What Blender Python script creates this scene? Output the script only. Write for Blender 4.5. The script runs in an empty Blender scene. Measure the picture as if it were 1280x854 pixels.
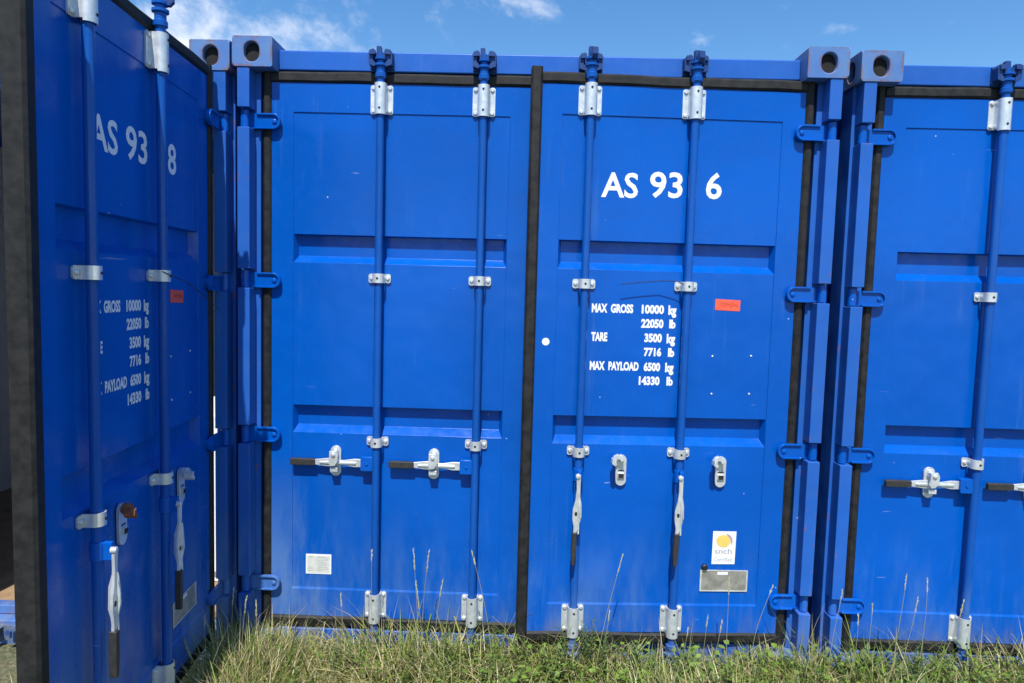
import bpy, bmesh, math, random
import numpy as np
from mathutils import Vector, Matrix
R = math.radians
random.seed(7); rng = np.random.default_rng(11)

# ------------------------------------------------------------------ camera, sky, sun, exposure
scene = bpy.context.scene
col = scene.collection
CAM = Vector((-0.01056, -2.77588, 1.60863)); YAW, PITCH, ROLL, FPX = -0.021906, -0.074284, 0.027260, 855.15
_f = Vector((math.sin(YAW)*math.cos(PITCH), math.cos(YAW)*math.cos(PITCH), math.sin(PITCH)))
_r0 = Vector((math.cos(YAW), -math.sin(YAW), 0)); _u0 = _r0.cross(_f)
_r = math.cos(ROLL)*_r0 + math.sin(ROLL)*_u0; _u = -math.sin(ROLL)*_r0 + math.cos(ROLL)*_u0
cd = bpy.data.cameras.new('camera'); cam = bpy.data.objects.new('camera', cd); col.objects.link(cam)
m = Matrix((_r, _u, -_f)).transposed().to_4x4(); m.translation = CAM; cam.matrix_world = m
cd.sensor_fit = 'HORIZONTAL'; cd.sensor_width = 36; cd.lens = 36*FPX/1280; cd.clip_start = .02; cd.clip_end = 5000
scene.camera = cam

SUN_EL, SUN_AZ = R(58), R(4.0)          # the sun stands behind the camera, a little to the left
sd = Vector((-math.sin(SUN_AZ)*math.cos(SUN_EL), -math.cos(SUN_AZ)*math.cos(SUN_EL), math.sin(SUN_EL)))
w = bpy.data.worlds.new('World'); scene.world = w; w.use_nodes = True
nt = w.node_tree; N = nt.nodes; L = nt.links
bg = N['Background']
sky = N.new('ShaderNodeTexSky'); sky.sky_type = 'NISHITA'; sky.sun_disc = False
sky.sun_elevation = SUN_EL; sky.sun_rotation = math.pi + SUN_AZ; sky.air_density = 1.0; sky.dust_density = .35; sky.ozone_density = 2.6
tc = N.new('ShaderNodeTexCoord')
mp = N.new('ShaderNodeMapping'); mp.inputs['Scale'].default_value = (1, 1, 1.35); mp.inputs['Location'].default_value = (24.0566, 20.6763, 2.1731)
n1 = N.new('ShaderNodeTexNoise'); n1.inputs['Scale'].default_value = 3.4; n1.inputs['Detail'].default_value = 11; n1.inputs['Roughness'].default_value = .62; n1.inputs['Distortion'].default_value = .15
cr = N.new('ShaderNodeMapRange'); cr.interpolation_type = 'SMOOTHSTEP'; cr.inputs['From Min'].default_value = .54; cr.inputs['From Max'].default_value = .72
mx = N.new('ShaderNodeMix'); mx.data_type = 'RGBA'; mx.inputs['B'].default_value = (6.9, 7.2, 7.8, 1)
L.new(tc.outputs['Generated'], mp.inputs['Vector']); L.new(mp.outputs[0], n1.inputs['Vector']); L.new(n1.outputs['Fac'], cr.inputs['Value'])
L.new(cr.outputs[0], mx.inputs['Factor']); hs = N.new('ShaderNodeHueSaturation'); hs.inputs['Saturation'].default_value = 1.27; hs.inputs['Value'].default_value = 1.17
L.new(sky.outputs[0], hs.inputs['Color']); L.new(hs.outputs[0], mx.inputs['A']); L.new(mx.outputs['Result'], bg.inputs['Color'])
bg.inputs['Strength'].default_value = .13
sl = bpy.data.lights.new('sun', 'SUN'); sl.energy = 5.0; sl.angle = R(.5); sl.color = (1, .965, .9)
so = bpy.data.objects.new('sun', sl); col.objects.link(so); so.rotation_euler = (-sd).to_track_quat('-Z', 'Y').to_euler(); so.location = (0, -4, 8)
vs = scene.view_settings; vs.view_transform = 'Standard'; vs.look = 'None'; vs.exposure = .28; vs.gamma = 1; vs.use_curve_mapping = False

def ray_y(px, py, Y):                    # photo pixel -> point on the plane y = Y
    d = _r*((px-640.5)/FPX) - _u*((py-427)/FPX) + _f
    return CAM + d*((Y-CAM.y)/d.y)

# ------------------------------------------------------------------ materials
MAT = {}
def mat(name, base, rough=.5, metal=0., spec=.5):
    mm = bpy.data.materials.new(name); mm.use_nodes = True
    b = mm.node_tree.nodes['Principled BSDF']
    b.inputs['Base Color'].default_value = (*base, 1); b.inputs['Roughness'].default_value = rough
    b.inputs['Metallic'].default_value = metal; b.inputs['Specular IOR Level'].default_value = spec
    MAT[name] = mm; return mm, mm.node_tree.nodes, mm.node_tree.links, b
def noise(N, L, vec, scale, detail=4, rough=.55, dist=0):
    n = N.new('ShaderNodeTexNoise'); n.inputs['Scale'].default_value = scale; n.inputs['Detail'].default_value = detail
    n.inputs['Roughness'].default_value = rough; n.inputs['Distortion'].default_value = dist
    if vec is not None: L.new(vec, n.inputs['Vector'])
    return n.outputs['Fac']
def mrange(N, L, v, a, b, c=0., d=1., smooth=True):
    n = N.new('ShaderNodeMapRange'); n.interpolation_type = 'SMOOTHSTEP' if smooth else 'LINEAR'
    for k, x in zip(('From Min', 'From Max', 'To Min', 'To Max'), (a, b, c, d)): n.inputs[k].default_value = x
    L.new(v, n.inputs['Value']); return n.outputs[0]
def math_(N, L, op, a, b):
    n = N.new('ShaderNodeMath'); n.operation = op
    for i, x in enumerate((a, b)):
        if isinstance(x, (int, float)): n.inputs[i].default_value = x
        else: L.new(x, n.inputs[i])
    return n.outputs[0]
def mixc(N, L, fac, a, b):
    n = N.new('ShaderNodeMix'); n.data_type = 'RGBA'
    for k, x in (('Factor', fac), ('A', a), ('B', b)):
        if isinstance(x, tuple): n.inputs[k].default_value = (*x, 1)
        elif isinstance(x, (int, float)): n.inputs[k].default_value = x
        else: L.new(x, n.inputs[k])
    return n.outputs['Result']
def bump(N, L, b, h, strength, dist, prev=None):
    n = N.new('ShaderNodeBump'); n.inputs['Strength'].default_value = strength; n.inputs['Distance'].default_value = dist
    L.new(h, n.inputs['Height'])
    if prev is not None: L.new(prev, n.inputs['Normal'])
    L.new(n.outputs[0], b.inputs['Normal']); return n.outputs[0]

BLUE = (.0006, .089, .44)
def paint(name, dust=0., rust=0., chips=True, base=BLUE, rough=.23, edge=0.):
    mm, N, L, b = mat(name, base, rough, 0, .27)
    g = N.new('ShaderNodeNewGeometry'); pos = g.outputs['Position']
    sep = N.new('ShaderNodeSeparateXYZ'); L.new(pos, sep.inputs[0])
    big = noise(N, L, pos, 1.3, 3); c = mixc(N, L, mrange(N, L, big, .3, .7), tuple(x*.90 for x in base), tuple(x*1.08 for x in base))
    # chalky dust: overall film plus streaky patches low on the doors
    st = N.new('ShaderNodeMapping'); st.inputs['Scale'].default_value = (1, 1, .22); L.new(pos, st.inputs['Vector'])
    streak = noise(N, L, st.outputs[0], 7, 6, .65)
    low = mrange(N, L, sep.outputs['Z'], .95, .18)
    left = mrange(N, L, sep.outputs['X'], -.66, -.98)
    d1 = math_(N, L, 'MULTIPLY', math_(N, L, 'MULTIPLY', low, left), mrange(N, L, streak, .34, .62, 0, .62))
    d2 = math_(N, L, 'MULTIPLY', mrange(N, L, sep.outputs['Z'], .75, .12), mrange(N, L, streak, .42, .72, 0, .42))
    fine = noise(N, L, pos, 26, 6, .6)
    d3 = mrange(N, L, noise(N, L, pos, 6, 5, .6), .3, .7, dust*.75, dust*1.15)
    sv = N.new('ShaderNodeMapping'); sv.inputs['Scale'].default_value = (1, 1, .06); L.new(pos, sv.inputs['Vector'])
    run = math_(N, L, 'MULTIPLY', mrange(N, L, noise(N, L, sv.outputs[0], 19, 5, .7), .56, .72, 0, .13), mrange(N, L, noise(N, L, pos, 1.7, 3), .42, .6))
    dt = math_(N, L, 'MAXIMUM', math_(N, L, 'MAXIMUM', d1, d2), math_(N, L, 'ADD', d3, run))
    c = mixc(N, L, dt, c, (.15, .26, .42))
    mud = math_(N, L, 'MULTIPLY', mrange(N, L, sep.outputs['Z'], .34, .03), mrange(N, L, noise(N, L, st.outputs[0], 16, 7, .7), .40, .68, .0, .75))
    c = mixc(N, L, mud, c, (.20, .185, .15))
    if chips:
        v = N.new('ShaderNodeTexVoronoi'); v.inputs['Scale'].default_value = 13; v.inputs['Randomness'].default_value = 1; L.new(pos, v.inputs['Vector'])
        ch = mrange(N, L, v.outputs['Distance'], .05, .028)
        rs = N.new('ShaderNodeSeparateColor'); L.new(v.outputs['Color'], rs.inputs[0])
        ch = math_(N, L, 'MULTIPLY', ch, mrange(N, L, rs.outputs[0], .72, .74))
        ch = math_(N, L, 'MULTIPLY', ch, mrange(N, L, noise(N, L, pos, 90, 2), .45, .55))
        c = mixc(N, L, ch, c, (.5, .55, .66))
        # faint hairline scratches
        wv = N.new('ShaderNodeMapping'); wv.inputs['Scale'].default_value = (3.0, 1, 40); wv.inputs['Rotation'].default_value = (0, .5, 0); L.new(pos, wv.inputs['Vector'])
        sc = math_(N, L, 'MULTIPLY', mrange(N, L, noise(N, L, wv.outputs[0], 2.2, 2), .735, .76), mrange(N, L, noise(N, L, pos, 3.1, 2), .55, .66))
        c = mixc(N, L, math_(N, L, 'MULTIPLY', sc, .5), c, (.4, .47, .62))
    if rust > 0:
        r = mrange(N, L, noise(N, L, pos, 22, 8, .7), .70-rust*.06, .74-rust*.06)
        if edge:                                                     # worn to rust along the edges
            bv = N.new('ShaderNodeBevel'); bv.samples = 4; bv.inputs['Radius'].default_value = .02
            dp = N.new('ShaderNodeVectorMath'); dp.operation = 'DOT_PRODUCT'; L.new(bv.outputs[0], dp.inputs[0]); L.new(g.outputs['Normal'], dp.inputs[1])
            em = mrange(N, L, dp.outputs['Value'], .998, .93)
            em = math_(N, L, 'MULTIPLY', em, mrange(N, L, noise(N, L, pos, 14, 7, .7), .60-edge*.15, .72-edge*.15))
            r = math_(N, L, 'MAXIMUM', r, em)
        r2 = mixc(N, L, noise(N, L, pos, 60, 4), (.10, .03, .012), (.30, .13, .05))
        c = mixc(N, L, r, c, r2)
    L.new(c, b.inputs['Base Color'])
    L.new(math_(N, L, 'ADD', mrange(N, L, fine, .3, .7, rough-.06, rough+.07), math_(N, L, 'MULTIPLY', dt, .35)), b.inputs['Roughness'])
    p = bump(N, L, b, noise(N, L, pos, 3.2, 2), .30, .03)
    bump(N, L, b, noise(N, L, pos, 260, 2), .05, .002, p)
paint('blue_paint')
paint('frame_paint', dust=.13, rust=.15, rough=.36, edge=.25)
paint('header_paint', dust=.12, rust=.08, rough=.36)
paint('casting_paint', dust=.60, rust=.6, rough=.42, edge=1.0)
paint('hardware_paint', dust=.04, chips=True, base=(.0006, .074, .36), rough=.20)
paint('keeper_paint', dust=.12, rust=.1, base=(.002, .028, .16), rough=.4)

def simple(name, base, rough, metal=0, var=.12, scale=30, bmp=.1, spec=.5):
    mm, N, L, b = mat(name, base, rough, metal, spec)
    g = N.new('ShaderNodeNewGeometry'); n = noise(N, L, g.outputs['Position'], scale, 5, .6)
    L.new(mixc(N, L, mrange(N, L, n, .3, .7), tuple(x*(1-var) for x in base), tuple(min(1, x*(1+var)) for x in base)), b.inputs['Base Color'])
    L.new(mrange(N, L, n, .3, .7, rough-.06, rough+.08), b.inputs['Roughness'])
    if bmp: bump(N, L, b, n, bmp, .004)
simple('galvanised', (.66, .69, .70), .34, .45, .09, 40, .02)
simple('rubber', (.017, .0165, .016), .6, 0, .4, 30, .2, .28)
simple('grip_plastic', (.03, .028, .026), .55, 0, .2, 60, .1)
simple('white_vinyl', (.80, .81, .82), .45, 0, .03, 40, 0)
simple('red_vinyl', (.86, .11, .055), .5, 0, .08, 40, 0)
simple('yellow_print', (.75, .55, .13), .5, 0, .05, 40, 0)
simple('purple_print', (.42, .30, .42), .5, 0, .05, 40, 0)
simple('grey_print', (.42, .38, .42), .5, 0, .05, 40, 0)
simple('pencil_print', (.30, .025, .015), .5, 0, .05, 40, 0)
simple('plate_metal', (.40, .38, .33), .45, .5, .2, 30, .06)
simple('paper_plate', (.62, .63, .58), .5, 0, .06, 60, 0)
simple('paper_print', (.38, .40, .36), .5, 0, .1, 60, 0)
simple('rust', (.22, .075, .035), .8, 0, .4, 60, .3)
simple('black_wire', (.012, .012, .014), .5, 0, .1, 60, 0)
simple('dark_hole', (.012, .011, .010), .8, 0, .1, 30, 0)
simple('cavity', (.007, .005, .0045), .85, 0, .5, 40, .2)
simple('interior_paint', (.62, .64, .64), .6, 0, .06, 8, 0)
simple('plywood', (.30, .20, .11), .7, 0, .2, 9, .1)
simple('bare_steel', (.70, .71, .70), .35, .4, .1, 60, .05)

# ------------------------------------------------------------------ mesh helpers
class MB:
    def __init__(s): s.v = []; s.f = []
    def add(s, vs, fs):
        o = len(s.v); s.v += [tuple(v) for v in vs]; s.f += [tuple(i+o for i in f) for f in fs]; return s
    def box(s, x0, x1, y0, y1, z0, z1):
        x0, x1 = min(x0, x1), max(x0, x1)
        return s.add([(x0,y0,z0),(x1,y0,z0),(x1,y1,z0),(x0,y1,z0),(x0,y0,z1),(x1,y0,z1),(x1,y1,z1),(x0,y1,z1)],
                     [(0,3,2,1),(4,5,6,7),(0,1,5,4),(1,2,6,5),(2,3,7,6),(3,0,4,7)])
    def prism(s, poly, y0, y1):            # polygon in x,z (any winding) swept along y
        a = sum(poly[i][0]*poly[(i+1) % len(poly)][1]-poly[(i+1) % len(poly)][0]*poly[i][1] for i in range(len(poly)))
        if a < 0: poly = poly[::-1]
        n = len(poly)
        return s.add([(x, y0, z) for x, z in poly]+[(x, y1, z) for x, z in poly],
                     [tuple(range(n)), tuple(range(2*n-1, n-1, -1))]+[(i, n+i, n+(i+1) % n, (i+1) % n) for i in range(n)])
    def lathe(s, prof, c=(0, 0), n=20, axis='z'):   # (r, t) profile about an axis
        vs = []; fs = []; k = len(prof)
        for r, t in prof:
            for i in range(n):
                a = 2*math.pi*i/n; p = (r*math.cos(a), r*math.sin(a))
                vs.append((c[0]+p[0], c[1]+p[1], t) if axis == 'z' else (c[0]+p[0], t, c[1]-p[1]))
        for j in range(k-1):
            for i in range(n):
                fs.append((j*n+i, j*n+(i+1) % n, (j+1)*n+(i+1) % n, (j+1)*n+i))
        fs.append(tuple(range(n-1, -1, -1))); fs.append(tuple(range((k-1)*n, k*n)))
        return s.add(vs, fs)
    def tube(s, pts, r, n=8):
        pts = [Vector(p) for p in pts]; vs = []; fs = []
        for i, p in enumerate(pts):
            t = (pts[min(i+1, len(pts)-1)]-pts[max(i-1, 0)]).normalized()
            a = t.orthogonal().normalized(); b = t.cross(a); rr = r[i] if isinstance(r, (list, tuple)) else r
            if i: # keep the frame from spinning
                a = (pa-t*pa.dot(t)).normalized(); b = t.cross(a)
            pa = a
            for k in range(n):
                q = 2*math.pi*k/n; vs.append(p+a*rr*math.cos(q)+b*rr*math.sin(q))
        for j in range(len(pts)-1):
            for k in range(n): fs.append((j*n+k, j*n+(k+1) % n, (j+1)*n+(k+1) % n, (j+1)*n+k))
        fs.append(tuple(range(n-1, -1, -1))); fs.append(tuple(range((len(pts)-1)*n, len(pts)*n)))
        return s.add(vs, fs)
    def mirror(s):
        s.v = [(-x, y, z) for x, y, z in s.v]; s.f = [f[::-1] for f in s.f]; return s
    def mesh(s, name, material, smooth=35, weld=False, fix=True):
        me = bpy.data.meshes.new(name); me.from_pydata(s.v, [], s.f)
        if weld or fix:
            b = bmesh.new(); b.from_mesh(me)
            if weld: bmesh.ops.remove_doubles(b, verts=b.verts, dist=1e-5)
            if fix: bmesh.ops.recalc_face_normals(b, faces=b.faces)
            b.to_mesh(me); b.free()
        me.materials.append(MAT[material])
        if smooth:
            for p in me.polygons: p.use_smooth = True
            me.set_sharp_from_angle(angle=R(smooth))
        return me
def stadium(cx, cz, hw, hh, n=8):          # tall or wide rounded slot outline
    pts = []; r = min(hw, hh)
    for k in range(4):
        sx, sz = ((1, 1), (-1, 1), (-1, -1), (1, -1))[k]
        for i in range(n+1):
            a = math.pi/2*(k+i/n); pts.append((cx+sx*(hw-r)+r*math.cos(a), cz+sz*(hh-r)+r*math.sin(a)))
    out = []
    for p in pts:
        if not out or (abs(p[0]-out[-1][0])+abs(p[1]-out[-1][1])) > 1e-6: out.append(p)
    return out
def rrect(x0, x1, z0, z1, r, n=4):
    pts = []
    for cx, cz, a0 in ((x1-r, z1-r, 0), (x0+r, z1-r, 90), (x0+r, z0+r, 180), (x1-r, z0+r, 270)):
        for i in range(n+1): a = R(a0+90*i/n); pts.append((cx+r*math.cos(a), cz+r*math.sin(a)))
    return pts
CACHE = {}
def cached(key, fn):
    if key not in CACHE: CACHE[key] = fn()
    return CACHE[key]
def obj(name, me, parent=None, loc=(0, 0, 0), bevel=0, rot=None):
    o = bpy.data.objects.new(name, me); col.objects.link(o)
    if parent: o.parent = parent
    o.location = loc
    if rot: o.rotation_euler = rot
    if bevel:
        b = o.modifiers.new('bevel', 'BEVEL'); b.width = bevel; b.segments = 2; b.limit_method = 'ANGLE'; b.angle_limit = R(28)
        b.harden_normals = True
    return o
def tag(o, label, cat, group=None):
    o['label'] = label; o['category'] = cat
    if group: o['group'] = group
    return o

# ------------------------------------------------------------------ ground
gm, N, L_, b = mat('soil', (.09, .075, .045), .95)
g = N.new('ShaderNodeNewGeometry'); p = g.outputs['Position']
c = mixc(N, L_, mrange(N, L_, noise(N, L_, p, 2.1, 8, .65), .35, .65), (.10, .085, .05), (.07, .095, .03))
c = mixc(N, L_, mrange(N, L_, noise(N, L_, p, 60, 4), .4, .6), c, (.16, .14, .08)); L_.new(c, b.inputs['Base Color'])
bump(N, L_, b, noise(N, L_, p, 40, 6), .8, .03)
def ground_h(x, y):
    return .014*math.sin(x*2.3+1)*math.cos(y*1.7) if y < .02 else 0
vs_ = []; fs_ = []
xs = sorted(set([-400, -100, -30, -10]+[round(-4+.2*i, 3) for i in range(41)]+[10, 30, 100, 400]))
ys = sorted(set([-400, -100, -30, -10]+[round(-5+.2*i, 3) for i in range(26)]+[.2, 1, 3, 10, 30, 100, 400]))
for y in ys:
    for x in xs: vs_.append((x, y, ground_h(x, y) - .004 if -5 < y < .1 and abs(x) < 4.1 else -.004))
for j in range(len(ys)-1):
    for i in range(len(xs)-1): a = j*len(xs)+i; fs_.append((a, a+1, a+1+len(xs), a+len(xs)))
me = bpy.data.meshes.new('ground'); me.from_pydata(vs_, [], fs_); me.materials.append(gm)
for p_ in me.polygons: p_.use_smooth = True
go = obj('ground', me); go['kind'] = 'structure'

# ------------------------------------------------------------------ the shipping containers
W2, H, DEPTH = 1.219, 2.591, 2.991
PIN = (1.182, .038)
HINGE_Z = (2.270, 1.624, .976, .332)
BARS = (.213, .630); BS = .010          # BS: set-back of the locking gear

def casting_mesh(sx):
    def f():
        m = MB(); hw, hd, hh = .162, .178, .118
        outer = [(0, 0), (hw, 0), (hw, hh), (0, hh)]
        def plate_with_hole(make, w_, h_, cx, cz, a, b_):   # rectangle with stadium hole, as ring of quads
            hole = stadium(cx, cz, a, b_, 6); n = len(hole); ring = []
            for x, z in hole:
                dx, dz = x-cx, z-cz; t = min(((w_-cx) if dx > 0 else cx)/abs(dx) if abs(dx) > 1e-6 else 9e9, ((h_-cz) if dz > 0 else cz)/abs(dz) if abs(dz) > 1e-6 else 9e9)
                ring.append((cx+dx*t, cz+dz*t))
            base = len(m.v)
            for x, z in ring: m.v.append(make(x, z, 0))
            for x, z in hole: m.v.append(make(x, z, 0))
            for x, z in hole: m.v.append(make(x, z, .028))
            for i in range(n):
                k = (i+1) % n
                m.f.append((base+i, base+k, base+n+k, base+n+i)); m.f.append((base+n+i, base+n+k, base+2*n+k, base+2*n+i))
            # corner fill where two ring points straddle a corner
            for cxx, czz in ((0, 0), (w_, 0), (w_, h_), (0, h_)):
                best = None
                for i in range(n):
                    k = (i+1) % n; (x0, z0), (x1, z1) = ring[i], ring[k]
                    onv = lambda x: abs(x-cxx) < 1e-6
                    onh = lambda z: abs(z-czz) < 1e-6
                    if (onv(x0) and onh(z1) and not onh(z0)) or (onh(z0) and onv(x1) and not onv(x0)): best = (i, k)
                if best:
                    m.v.append(make(cxx, czz, 0)); m.f.append((base+best[0], len(m.v)-1, base+best[1]))
        plate_with_hole(lambda x, z, d: (x, d, z), hw, hh, hw*.52, hh*.49, .0305, .0385)
        plate_with_hole(lambda y, z, d: (hw-d, y, z), hd, hh, hd*.5, hh*.49, .0305, .0385)
        m.add([(0,0,0),(hw,0,0),(hw,hd,0),(0,hd,0)], [(0,1,2,3)]); m.add([(0,0,hh),(hw,0,hh),(hw,hd,hh),(0,hd,hh)], [(0,1,2,3)])
        m.add([(0,0,0),(0,hd,0),(0,hd,hh),(0,0,hh)], [(0,1,2,3)]); m.add([(0,hd,0),(hw,hd,0),(hw,hd,hh),(0,hd,hh)], [(0,1,2,3)])
        if sx < 0: m.mirror()
        return m.mesh('corner_casting', 'casting_paint', 30, weld=True)
    return cached(('cast', sx), f)
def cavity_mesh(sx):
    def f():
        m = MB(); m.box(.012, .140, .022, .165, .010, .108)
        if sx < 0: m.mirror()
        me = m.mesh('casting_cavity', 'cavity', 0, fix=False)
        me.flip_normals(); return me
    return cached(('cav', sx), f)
def post_mesh(sx):
    def f():
        m = MB(); zb, zt = .118, 2.473
        m.box(1.1295, 1.212, .070, .170, zb, zt)                     # jamb
        m.box(1.106, 1.1288, .124, .172, zb+.004, zt-.004)           # door stop
        cuts = [zt]+[v for hz in HINGE_Z for v in (hz+.045, hz-.033)]+[zb]
        for i in range(0, len(cuts), 2):                             # proud front bar, cut away at each hinge
            m.box(1.151, 1.201, .004, .0705, cuts[i+1], cuts[i])
        if sx < 0: m.mirror()
        return m.mesh('corner_post', 'frame_paint', 0, fix=False)
    return cached(('post', sx), f)
def door_mesh(sx):
    def f():
        m = MB(); xi, xo, a, b_ = .0225, 1.0845, .105, .994; Y0, D = .070, .0740; YB = .116
        zt, zb = 2.4325, .1825
        prof = [(2.315, Y0), (2.3135, D), (1.819, D), (1.816, .105), (1.731, .105), (1.703, D), (1.102, D), (1.099, .105), (1.015, .105), (.985, D), (.309, D), (.3005, Y0)]
        k = lambda y: max(0, (y-D))*.45
        zs = [zt]+[z for z, _ in prof]+[zb]
        V = lambda x, y, z: (x, y, z)
        for i in range(len(zs)-1):                                   # side stiles, split at the profile's heights
            for x0, x1 in ((xi, a), (b_, xo)):
                m.add([V(x0, Y0, zs[i]), V(x1, Y0, zs[i]), V(x1, Y0, zs[i+1]), V(x0, Y0, zs[i+1])], [(0, 3, 2, 1)])
        for z1, z0 in ((zt, prof[0][0]), (prof[-1][0], zb)):
            m.add([V(a, Y0, z1), V(b_, Y0, z1), V(b_, Y0, z0), V(a, Y0, z0)], [(0, 3, 2, 1)])
        for (z0, y0), (z1, y1) in zip(prof, prof[1:]):
            m.add([V(a+k(y0), y0, z0), V(b_-k(y0), y0, z0), V(b_-k(y1), y1, z1), V(a+k(y1), y1, z1)], [(0, 3, 2, 1)])
            for x, s in ((a, 1), (b_, -1)):
                q = [V(x, Y0, z0), V(x, Y0, z1)]
                if y1 > Y0+1e-6: q.append(V(x+s*k(y1), y1, z1))
                if y0 > Y0+1e-6: q.append(V(x+s*k(y0), y0, z0))
                if len(q) >= 3: m.add(q, [tuple(range(len(q)))])
        for x in (xi, xo):
            for i in range(len(zs)-1): m.add([V(x, Y0, zs[i]), V(x, YB, zs[i]), V(x, YB, zs[i+1]), V(x, Y0, zs[i+1])], [(0, 1, 2, 3)])
        for z in (zt, zb):
            m.add([V(xi, Y0, z), V(a, Y0, z), V(b_, Y0, z), V(xo, Y0, z), V(xo, YB, z), V(xi, YB, z)], [(0, 1, 2, 3, 4, 5)])
        m.add([V(xi, YB, z) for z in zs]+[V(xo, YB, z) for z in zs], [tuple(range(len(zs)))+tuple(range(2*len(zs)-1, len(zs)-1, -1))])
        m.v = [(x-PIN[0], y-PIN[1], z) for x, y, z in m.v]
        if sx < 0: m.mirror()
        return m.mesh('door', 'blue_paint', 0, weld=True)
    return cached(('door', sx), f)
def strip_mesh(key, x0, x1, y0, y1, z0, z1, r=.008):
    def f():                                                         # rubber strip with a rounded outer face
        m = MB(); 
        if (z1-z0) > (x1-x0):
            prof = [(x0, y1), (x0, y0+r), (x0+r, y0), (x1-r, y0), (x1, y0+r), (x1, y1)]
            m.add([(x, y, z0) for x, y in prof]+[(x, y, z1) for x, y in prof], [tuple(range(6)), tuple(range(11, 5, -1))]+[(i, 6+i, 6+(i+1) % 6, (i+1) % 6) for i in range(6)])
        else:
            prof = [(z0, y1), (z0, y0+r), (z0+r, y0), (z1-r, y0), (z1, y0+r), (z1, y1)]
            K = 24; vs = []; fs = []
            for j in range(K+1):
                t = j/K; wob = .0018*math.sin(t*9+x0*7)+.001*math.sin(t*23)
                for z, y in prof: vs.append((x0+(x1-x0)*t, y, z+wob))
            for j in range(K):
                for i in range(6): fs.append((j*6+i, (j+1)*6+i, (j+1)*6+(i+1) % 6, j*6+(i+1) % 6))
            fs.append(tuple(range(6))); fs.append(tuple(range(K*6+5, K*6-1, -1))); m.add(vs, fs)
        return m.mesh('gasket', 'rubber', 25)
    return cached(key, f)
def bar_mesh():
    def f():
        m = MB(); r = .0160
        cap = [(.0195, .150), (.0195, .166), (.0262, .168), (.0262, .176), (.020, .178)]
        prof = [(.014, .052), (.014, .070), (.024, .072), (.026, .078), (.024, .086), (.0165, .089), (.0165, .098), (.0265, .101), (.0265, .110), (.018, .114), (.018, .128), (.0225, .131), (.0225, .146), (r, .150),
                (r, 2.446), (.0225, 2.450), (.0225, 2.466), (.0185, 2.470), (.0185, 2.490), (.0265, 2.494), (.0265, 2.503), (.0165, 2.506), (.0165, 2.515), (.026, 2.518), (.026, 2.526), (.0145, 2.530), (.0145, 2.546)]
        m.lathe(prof, (0, 0), 20)
        return m.mesh('locking_bar', 'hardware_paint', 40)
    return cached('bar', f)
def cam_mesh(z):                                                     # flat cam lug on the bar's end
    def f():
        m = MB(); s = 1 if z > 1 else -1
        m.prism([(-.017, 0), (.030, -.004), (.042, .010), (.040, .036), (.024, .040), (.020, .024), (.004, .026), (.002, .050), (-.016, .050)], -.012, .010)
        m.v = [(x, y, zz*s) for x, y, zz in m.v]
        return m.mesh('cam', 'keeper_paint', 30)
    return cached(('cam', z > 1), f)
def keeper_mesh():
    def f():                                                         # two forked lugs on a base plate
        m = MB()
        m.box(-.047, .047, .058, .0685, -.036, .030)
        for s in (-1, 1):
            m.prism([(s*.022, -.034), (s*.046, -.026), (s*.048, .020), (s*.038, .033), (s*.022, .026), (s*.030, .010), (s*.030, -.010), (s*.022, -.016)], .022, .058)
            m.prism([(s*.018, .012), (s*.043, .010), (s*.043, .026), (s*.026, .032), (s*.018, .026)], .012, .0225)
        return m.mesh('cam_keeper', 'keeper_paint', 30)
    return cached('keeper', f)
def bolt(m, x, z, y, r=.0075, h=.006):
    m.lathe([(r, -y), (r, -y+h*.6), (r*.6, -y+h)], (x, z), 10, 'y')
def bracket_mesh(long):
    def f():
        m = MB(); hh = .058 if long else .019; hw = .046
        # two flanges, a saddle arch over the bar, bolts
        for s in (-1, 1):
            x0, x1 = sorted((s*.0225, s*hw)); m.prism(rrect(x0, x1, -hh, hh, .009), .055, .0605)
            m.box(x0+.004, x1-.006, .0600, .0705, -hh+.006, hh-.006)
            for z in ((-hh+.012, hh-.012) if long else (0,)):
                m.lathe([(.0085, .0555), (.0085, .051), (.0055, .048)], (s*.0345, z), 10, 'y')
        n = 14; ro, ri = .0245, .0195; e = .007 if long else 0; vs = []; fs = []
        for j, z in enumerate((-hh-e, hh+e*.2)):
            for i in range(n+1):
                a = math.pi*i/n; vs.append((-ro*math.cos(a), .030-ro*math.sin(a)*.98, z))
            for i in range(n+1):
                a = math.pi*i/n; vs.append((-ri*math.cos(a), .030-ri*math.sin(a), z))
        k = 2*(n+1)
        for i in range(n):
            fs += [(i, i+1, k+i+1, k+i), (n+1+i, k+n+1+i, k+n+2+i, n+2+i), (i, n+1+i, n+2+i, i+1), (k+i, k+i+1, k+n+2+i, k+n+1+i)]
        m.add(vs, fs)
        for s in (-1, 1): m.box(*sorted((s*.0196, s*.0244)), .030, .0600, -hh, hh)
        return m.mesh('bar_bracket' if long else 'bar_guide', 'galvanised', 30)
    return cached(('bracket', long), f)
def dots_mesh(long):                                                 # dark grease holes in the saddle
    def f():
        m = MB()
        m.lathe([(.0046, .0062), (.0046, .0050)], (0, 0), 10, 'y')
        return m.mesh('grease_hole', 'dark_hole', 0)
    return cached(('dots', long), f)
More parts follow.
